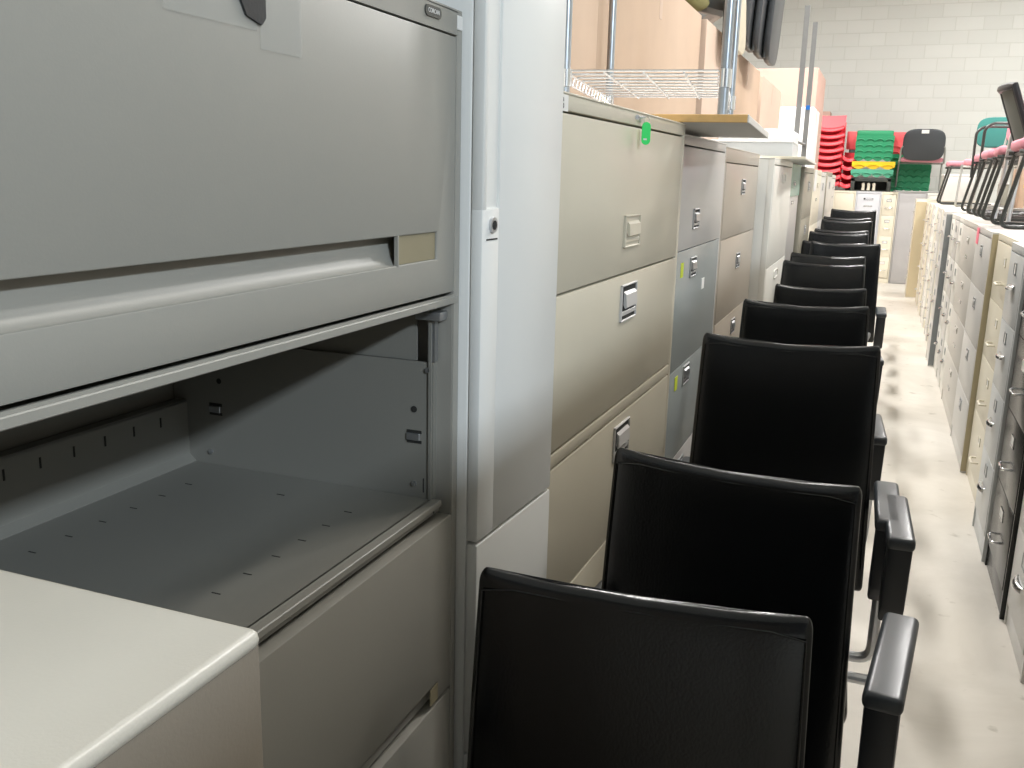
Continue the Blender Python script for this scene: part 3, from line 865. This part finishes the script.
# dark seats stacked on the cartons
def seat_shell(mat_, L=.50, W=.60):
    b = MB().m0(mat_)
    pts = []
    N = 26
    for k in range(N):
        a = 2*PI*k/N
        c, s = math.cos(a), math.sin(a)
        pts.append((W/2*abs(c)**.45*(1 if c > 0 else -1), L/2*abs(s)**.45*(1 if s > 0 else -1)))
    b.prism(pts, 'x', -.024, .024, mat_, bev=.012, seg=3)
    return b
def leaning(name, label, x, y, z, m, L, W, tilt=8, group=None):
    t = thing(name, label, 'seat pad', (x, y, z), 0, group)
    o = seat_shell(m, L, W).build('cushion', m, t); o.rotation_euler = (0, R(-tilt), 0); o.location = (0, 0, L/2)
    q = MB().m0(BLKTUBE); q.tube([(-.03, -W*.42, .02), (-.035, -W*.42, L*.5), (-.10, -W*.42, L*.9), (-.10, W*.42, L*.9), (-.035, W*.42, L*.5), (-.03, W*.42, .02)], .011, BLKTUBE, 8)
    q.build('frame', BLKTUBE, t)
    return t
DKSEAT = mat('dark vinyl seat', (.045, .05, .055), rough=.4)
leaning('cushion_pad', 'front dark seat of the stack hanging over the carton edge', -1.01, 7.35, 2.50, DKSEAT, .70, .60, -3)
leaning('cushion_pad', 'middle dark seat of the stack hanging over the carton edge', -.952, 7.50, 2.47, DKSEAT, .72, .60, -3)
leaning('cushion_pad', 'rear dark seat of the stack hanging over the carton edge', -.894, 7.70, 2.44, DKSEAT, .74, .60, -3)
leaning('cushion_pad', 'cream seat between the wire shelving posts in front of the dark stack', -.99, 6.40, 2.37, mat('cream vinyl', (.55, .50, .38), rough=.5), .62, .55, 4)
for (x, y, l_) in ((-1.3, 5.6, 'olive bundle lying on top of the widest carton'),):
    t = thing('cloth_bundle', l_, 'bundle', (x, y, 2.50), 0)
    b = MB().m0(OLIVEF)
    def fn(u, v):
        a = u*2*PI; ph = v*PI
        r = 1+.10*math.sin(5*a+3*ph)
        return Vector((.22*r*math.sin(ph)*math.cos(a), .75*r*math.sin(ph)*math.sin(a), .13+.13*math.cos(ph)*r))
    b.grid(fn, 28, 14, OLIVEF); b.build('cloth', OLIVEF, t)
    b = MB().m0(DKSEAT); b.tube([(.1, .45, .15), (.2, .8, .16), (.1, 1.0, .15)], .07, DKSEAT, 10); b.build('strap_roll', DKSEAT, t)

# ------------------------------------------------------------------ plastic stacks on the back row
def shell(m, name, label, x, y, z, rz=0., w=.46, group=None, scallop=0, drop=.22, depth=.40):
    """moulded chair shell seen from the front: seat lip, seat, upright back"""
    t = thing(name, label, 'plastic chair' if not scallop else 'plastic tray', (x, y, z), rz, group)
    b = MB().m0(m)
    def fn(u, v):
        a = (u-.5)*2
        if v < .25: yy, zz = 0-.02*(1-v/.25), -.05*(1-v/.25)**2+.0
        elif v < .6: yy, zz = depth*(v-.25)/.35, .0
        else:
            q = (v-.6)/.4; yy, zz = depth+.06*q, drop*q
        cup = .045*a*a*(1 if v < .6 else .2)
        return Vector((a*w/2, yy, zz+cup-.02))
    b.grid(fn, 14, 14, m, thick=.006); b.build('seat_shell', m, t)
    l = MB().m0(m)
    pts = [(w/2*a, -.022, -.066+.045*a*a) for a in [-1+2*k/10 for k in range(11)]]
    l.tube(pts, .012, m, 8)
    for s in (-1, 1):
        l.tube([(s*w*.5, 0, .0), (s*w*.52, .02, -.03), (s*w*.50, .05, -.055)], .014, m, 8)
    l.build('front_lip', m, t)
    return t
def stack(n, m, x, y, z0, dz, w, group, lab, **k):
    for i in range(n):
        pos = ['bottom', 'second', 'third', 'fourth', 'fifth', 'sixth', 'seventh', 'eighth', 'ninth', 'tenth', 'eleventh'][i] if i < n-1 else 'topmost'
        shell(m, 'plastic_chair', lab.replace('#', pos), x+(.006 if i % 2 else -.005), y+.01*(i % 2), z0+i*dz, 0, w, group, **k)
stack(9, REDP, -.875, 16.05, 1.545, .108, .44, 'red chair shells in the tall left stack', '# red plastic chair shell of the tall stack on the back row')
stack(4, REDP, -.54, 16.08, 1.545, .135, .20, 'red chair shells in the low stack', '# red plastic chair shell of the low narrow stack beside the tall one', drop=.1)
t = thing('plastic_tray', 'pale red plastic panel standing behind the red stacks', 'plastic tray', (-.53, 16.80, 1.432), 0)
b = MB().m0(REDP2); b.box(-.10, .11, -.03, .0, .66, .95, REDP2, bev=.01); b.build('upper_panel', REDP2, t)
b = MB().m0(CHARP); b.box(-.05, .06, -.02, .02, 0, .66, CHARP, bev=.004); b.build('stand', CHARP, t)

def wavy(name, label, m, x, y, z, w, h, waves, amp, group=None, dep=.42, tilt=.10):
    """moulded panel with a scalloped lower edge, leaning back"""
    t = thing(name, label, 'plastic tray', (x, y, z), 0, group)
    b = MB().m0(m)
    n = waves*8
    poly = [(-w/2, h), (w/2, h)]
    for k in range(n+1):
        u = 1-k/n
        poly.append((-w/2+w*u, amp*(1-abs(math.sin(u*PI*waves)))))
    b.prism(poly, 'y', -.012, 0, m)
    b.build('face', m, t)
    b = MB().m0(m)
    b.box(-w/2, w/2, 0, dep, h-.018, h-.002, m, bev=.003)
    b.build('top_sheet', m, t)
    b = MB().m0(m)
    for k in range(waves):
        xx = -w/2+w*(k+.5)/waves
        b.tube([(xx+(w/waves*.42)*math.cos(a), -.014-.02*math.sin(a), h*.25+(h*.34)*math.sin(a)) for a in [PI*j/8 for j in range(9)]], .010, m, 6)
    b.build('ridge', m, t)
    return t
gz = 1.432
def wavestack(n, m, x, z0, dz, w, waves, lab, group, y=16.0):
    for i in range(n):
        pos = (['lowest', 'second', 'third', 'fourth', 'fifth', 'sixth', 'seventh', 'eighth'][i]) if i < n-1 else 'topmost'
        wavy('plastic_tray', lab.replace('#', pos), m, x+.005*(i % 2), y+.006*i, z0+i*dz, w, dz*1.45, waves, dz*.42, group)
# middle stack, bottom to top: charcoal crate, green, yellow, greens
t = thing('crate', 'charcoal crate holding pale bits under the green and yellow panels', 'crate', (-.18, 16.04, 1.432), 0)
b = MB().m0(CHARP)
b.box(-.30, .30, 0, .45, 0, .012, CHARP); b.box(-.30, -.24, 0, .45, 0, .20, CHARP, bev=.006); b.box(.24, .30, 0, .45, 0, .20, CHARP, bev=.006); b.box(-.30, .30, .43, .45, 0, .20, CHARP); b.box(-.30, .30, 0, .45, .15, .21, CHARP, bev=.006)
b.build('body', CHARP, t)
for i, x in enumerate((-.32, -.24, -.16)):
    t = thing('pale_peg', ['left', 'middle', 'right'][i]+' pale cream peg standing inside the charcoal crate', 'peg', (x+.03, 16.10, 1.446), 0)
    b = MB().m0(CREAM); b.tube([(0, 0, 0), (.004, 0, .05), (0, 0, .10), (.006, 0, .118)], [.028, .022, .026, .012], CREAM, 10); b.build('body', CREAM, t)
wavy('plastic_tray', 'pale green scalloped panel between the charcoal crate and yellow panel', mat('pale green plastic', (.08, .38, .24), rough=.45), -.18, 16.03, 1.645, .63, .125, 4, .06)
wavy('plastic_tray', 'yellow scalloped panel in the middle stack', YELP, -.17, 16.04, 1.772, .64, .12, 3, .045)
wavestack(4, GREENP, -.185, 1.895, .088, .56, 4, '# green scalloped panel above the yellow one in the middle stack', 'green scalloped panels in the middle stack', y=16.03)
t = thing('plastic_tray', 'plain topped green panel crowning the middle stack', 'plastic tray', (-.19, 16.08, 2.252), 0)
b = MB().m0(GREENP); b.box(-.27, .27, 0, .42, 0, .115, GREENP, bev=.02, seg=3); b.build('body', GREENP, t)
wavestack(6, GREENP, .385, 1.432, .092, .62, 5, '# green scalloped panel in the right stack behind the black backed chair', 'green scalloped panels in the right stack', y=16.56)
wavestack(2, REDP2, .30, 1.985, .09, .50, 3, '# faded red scalloped panel on the right green stack', 'faded red panels on the right stack', y=16.60)
t = thing('plastic_tray', 'plain topped faded red panel crowning the right stack', 'plastic tray', (.30, 16.60, 2.168), 0)
b = MB().m0(REDP2); b.box(-.25, .25, 0, .42, 0, .20, REDP2, bev=.02, seg=3); b.build('body', REDP2, t)

# ------------------------------------------------------------------ sled chairs on the right row
def sled_chair(label, loc, rz, seatm, backm, tubem, sc=1., back_shape='pad', armtube=False, group=None, backz=0., uptop=.80, bh=.165):
    """faces local -y"""
    t = thing('sled_chair', label, 'chair', loc, rz, group); t.scale = (sc, sc, sc)
    f = MB().m0(tubem)
    for s in (-1, 1):
        x = s*.245
        f.tube(rpath([(x, -.20, .445), (x*1.02, -.29, .012), (x*1.02, .26, .012)], .05), .012, tubem, 8)
        f.tube(rpath([(x, -.24, .43), (x, .20, .43), (x*.96, .27, .62), (x*.9, .30, uptop)], .05), .012, tubem, 8)
    f.tube([(-.25, .26, .012), (.25, .26, .012)], .012, tubem, 8)
    f.tube([(-.245, -.20, .425), (.245, -.20, .425)], .010, tubem, 8)
    f.build('frame', tubem, t)
    if armtube:
        for s in (-1, 1):
            a = MB().m0(tubem); x = s*.275
            a.tube(rpath([(s*.245, -.24, .30), (x, -.24, .70), (x, -.18, .745), (x, .24, .745), (s*.24, .29, .68)], .05), .012, tubem, 8)
            a.build('armrest', tubem, t)
    m = MB().m0(seatm); m.box(-.235, .235, -.24, .22, .44, .505, seatm, bev=.028, seg=4); m.build('seat', seatm, t)
    b = MB().m0(backm)
    N = 30; pts = []
    for k in range(N):
        a = 2*PI*k/N; c, s = math.cos(a), math.sin(a)
        pts.append((.23*abs(c)**.5*(1 if c > 0 else -1), bh*abs(s)**.55*(1 if s > 0 else -1)))
    b.prism(pts, 'y', -.025, .025, backm, bev=.014, seg=3)
    o = b.build('backrest', backm, t); o.location = (0, .285, .80+backz); o.rotation_euler = (R(-10), 0, 0)
    return t
SG = 'pink seated sled chairs on the right row'
ZT = 1.337
sled_chair('pink seated chair with a black tube sled base, nearest on the right row', (.93, 6.22, ZT), -90, PINKF, PINKF, BLKTUBE, group=SG)
sled_chair('second nearest pink seated sled chair, just beyond the black mesh backed chair', (.955, 7.48, ZT), -92, PINKF, PINKF, BLKTUBE, group=SG)
sled_chair('third pink seated sled chair on the right row', (.95, 8.25, ZT), -89, PINKF, PINKF, BLKTUBE, group=SG)
sled_chair('fourth pink seated sled chair on the right row, dark tube arms over its seat', (.98, 9.2, ZT), -88, PINKF, PINKF, BLKTUBE, armtube=True, group=SG)
sled_chair('fifth pink seated sled chair with its pink back turned to the aisle', (1.17, 10.3, ZT), -28, PINKF, PINKF, GREYTUBE, group=SG)
sled_chair('sled chair with a teal back facing up the aisle on the right row', (1.06, 11.4, ZT), -14, PINKF, TEALF, GREYTUBE, group=SG)
sled_chair('farthest pink seated sled chair on the right row', (.93, 12.5, ZT), -90, PINKF, PINKF, BLKTUBE, group=SG)
# big chair on the back row seen from behind
ch = sled_chair('chair with a black padded back and pink seat standing on the back row', (.52, 15.2, 1.362), 180, PINKF, BLKVINYL, GREYTUBE, sc=1.30, backz=-.12, uptop=.66, bh=.225)
ch.scale = (1.30, 1.30, 1.05)
ch.location = (.52, 16.2, 1.432)
b = MB().m0(PAPER); b.box(-.04, .04, .024, .030, .165, .215, PAPER); st = b.build('sticker', PAPER, [c for c in ch.children if c.name.startswith('backrest')][0])

# black mesh backed task chair
def mesh_chair():
    t = thing('task_chair', 'black mesh backed chair with a silver arm at the right edge', 'chair', (.94, 6.86, ZT), 93)
    f = MB().m0(BLKPL)
    # curved back frame, leaning away, profile swings
    prof = [(.20, .42), (.17, .50), (.215, .62), (.27, .76), (.30, .84)]
    def back(u, v):
        k = v*(len(prof)-1); i = min(int(k), len(prof)-2); q = k-i
        y = prof[i][0]*(1-q)+prof[i+1][0]*q; z = prof[i][1]*(1-q)+prof[i+1][1]*q
        a = (u-.5)*2; return Vector((a*.21, y-.04*a*a, z))
    g = MB().m0(MESHF); g.grid(back, 12, 14, MESHF, thick=.012); bo = g.build('backrest', MESHF, t)
    pts = [back(0, k/8) for k in range(9)]+[back(k/8, 1) for k in range(1, 9)]+[back(1, 1-k/8) for k in range(1, 9)]+[back(1-k/8, 0) for k in range(1, 8)]
    MB().m0(BLKPL).tube(pts, .022, BLKPL, 8, closed=True).build('back_frame', BLKPL, bo)
    s = MB().m0(BLKVINYL); s.box(-.235, .235, -.27, .19, .42, .48, BLKVINYL, bev=.028, seg=4); s.build('seat', BLKVINYL, t)
    for q in (-1, 1):
        a = MB().m0(ALU)
        a.tube(rpath([(q*.25, -.20, .02), (q*.265, -.23, .62), (q*.265, .16, .64), (q*.25, .20, .02)], .10), .014, ALU, 10)
        ar = a.build('side_frame', ALU, t)
        MB().m0(BLKPAD).box(q*.265-.022, q*.265+.022, -.20, .10, .645, .67, BLKPAD, bev=.009, seg=3).build('arm_pad', BLKPAD, ar)
    c = MB().m0(ALU); c.tube([(-.25, .0, .41), (.25, .0, .41)], .014, ALU, 8); c.build('crossbar', ALU, t)
mesh_chair()

# clutter between and under the chairs on the right row
def clutter(name, label, cat, x0, x1, y0, y1, z0, z1, m, bev=.004, extra=None):
    t = thing(name, label, cat, ((x0+x1)/2, (y0+y1)/2, z0), 0)
    w, l, h = x1-x0, y1-y0, z1-z0
    MB().m0(m).box(-w/2, w/2, -l/2, l/2, 0, h, m, bev=bev).build('body', m, t)
    if extra: extra(t, w, l, h)
    return t
def lidx(m):
    def f(t, w, l, h): MB().m0(m).box(-w/2-.006, w/2+.006, -l/2-.006, l/2+.006, h, h+.022, m, bev=.004).build('lid', m, t)
    return f
def slatx(m):
    def f(t, w, l, h):
        for k in range(3):
            MB().m0(m).box(-w/2-.004, -w/2+.0, -l/2+l*k/3+.02, -l/2+l*(k+1)/3-.02, .03, h-.03, m, bev=.002, seg=1).build('slat', m, t)
    return f
clutter('document_tray', 'flat white tray on the right row behind the nearest sled base', 'tray', 1.28, 1.58, 5.9, 6.6, ZT, ZT+.055, LAMW, extra=lidx(DKGREY))
clutter('wooden_box', 'reddish brown slatted wooden box under the mesh backed chair', 'wooden box', 1.32, 1.60, 7.3, 7.9, ZT, ZT+.30, BROWNW, extra=slatx(WOOD))
clutter('carton', 'small tan carton under the pink seats on the right row', 'cardboard box', 1.50, 1.82, 9.6, 10.3, ZT, ZT+.40, CARD, extra=lidx(CARDD))
clutter('carton', 'tan carton with a yellow label beside the teal backed chair', 'cardboard box', 1.34, 1.74, 11.2, 11.9, ZT, ZT+.42, CARD, extra=lambda t, w, l, h: MB().m0(YELP).box(-w/2+.04, -w/2+.20, -l/2-.002, -l/2, h-.2, h-.04, YELP).build('yellow_label', YELP, t))
clutter('storage_bin', 'grey bin with a white rim under the farthest sled chairs', 'bin', 1.30, 1.85, 12.2, 12.8, ZT, ZT+.25, mat('bin grey', (.25, .25, .21)), extra=lidx(WHITEM))
clutter('storage_bin', 'pale grey panel box behind the farthest pink chair on the right row', 'bin', .72, 1.1, 13.2, 13.9, ZT+.025, ZT+.34, GREY_L, extra=lidx(WHITEM))

# ------------------------------------------------------------------ ceiling lights
def lamp(x, y, power, L=1.2, W=.30, col=(1, .975, .93), z=4.9, lab=None):
    t = thing('ceiling_light', lab, 'ceiling light', (x, y, z), 0, 'fluorescent fixtures on the ceiling')
    MB().m0(WHITEM).box(-W/2-.03, W/2+.03, -L/2-.03, L/2+.03, .005, .06, WHITEM, bev=.004).build('housing', WHITEM, t)
    b = MB().m0(POSTM)
    for q in (-1, 1): b.cyl((0, q*L*.4, .06), (0, q*L*.4, ZC-z), .006, POSTM, 8)
    b.build('hanger', POSTM, t)
    ld = bpy.data.lights.new('tube_light', 'AREA'); ld.shape = 'RECTANGLE'; ld.size = W; ld.size_y = L; ld.energy = power; ld.color = col
    lo = bpy.data.objects.new('tube_light', ld); COL.objects.link(lo); lo.location = (x, y, z)
    if z < 4.5:
        lo.rotation_euler = (0, R(35), 0)
        for c in t.children:
            if c.name.startswith('housing'): c.rotation_euler = (0, R(35), 0)
    return t
for (x, y, p, z, col) in (
        (4.1, -2.4, 350, 4.0, (.78, .89, 1)), (.9, 3.4, 66, 4.9, (1, .96, .9)),
        (-1.4, 4.6, 110, 4.9, (1, .98, .955)), (1.6, 6.4, 180, 4.9, (1, .98, .955)), (-1.4, 8.4, 230, 4.9, (1, .98, .955)),
        (1.8, 10.6, 190, 5.0, (1, .98, .955)), (-1.4, 12.4, 190, 5.1, (1, .98, .955)), (2.2, 14.4, 160, 5.2, (1, .98, .955))):
    lamp(x, y, p, z=z, col=col, lab='white fluorescent ceiling fixture above the aisle, out of view')

w = bpy.data.worlds.new('world'); S.world = w; w.use_nodes = True
w.node_tree.nodes['Background'].inputs[0].default_value = (.8, .85, .9, 1); w.node_tree.nodes['Background'].inputs[1].default_value = .2
S.view_settings.view_transform = 'Standard'; S.view_settings.look = 'None'; S.view_settings.gamma = 1
S.view_settings.use_curve_mapping = False
S.view_settings.exposure = 0.06
try:
    S.cycles.use_denoising = True; S.cycles.max_bounces = 8; S.cycles.sample_clamp_indirect = 6
except Exception: pass
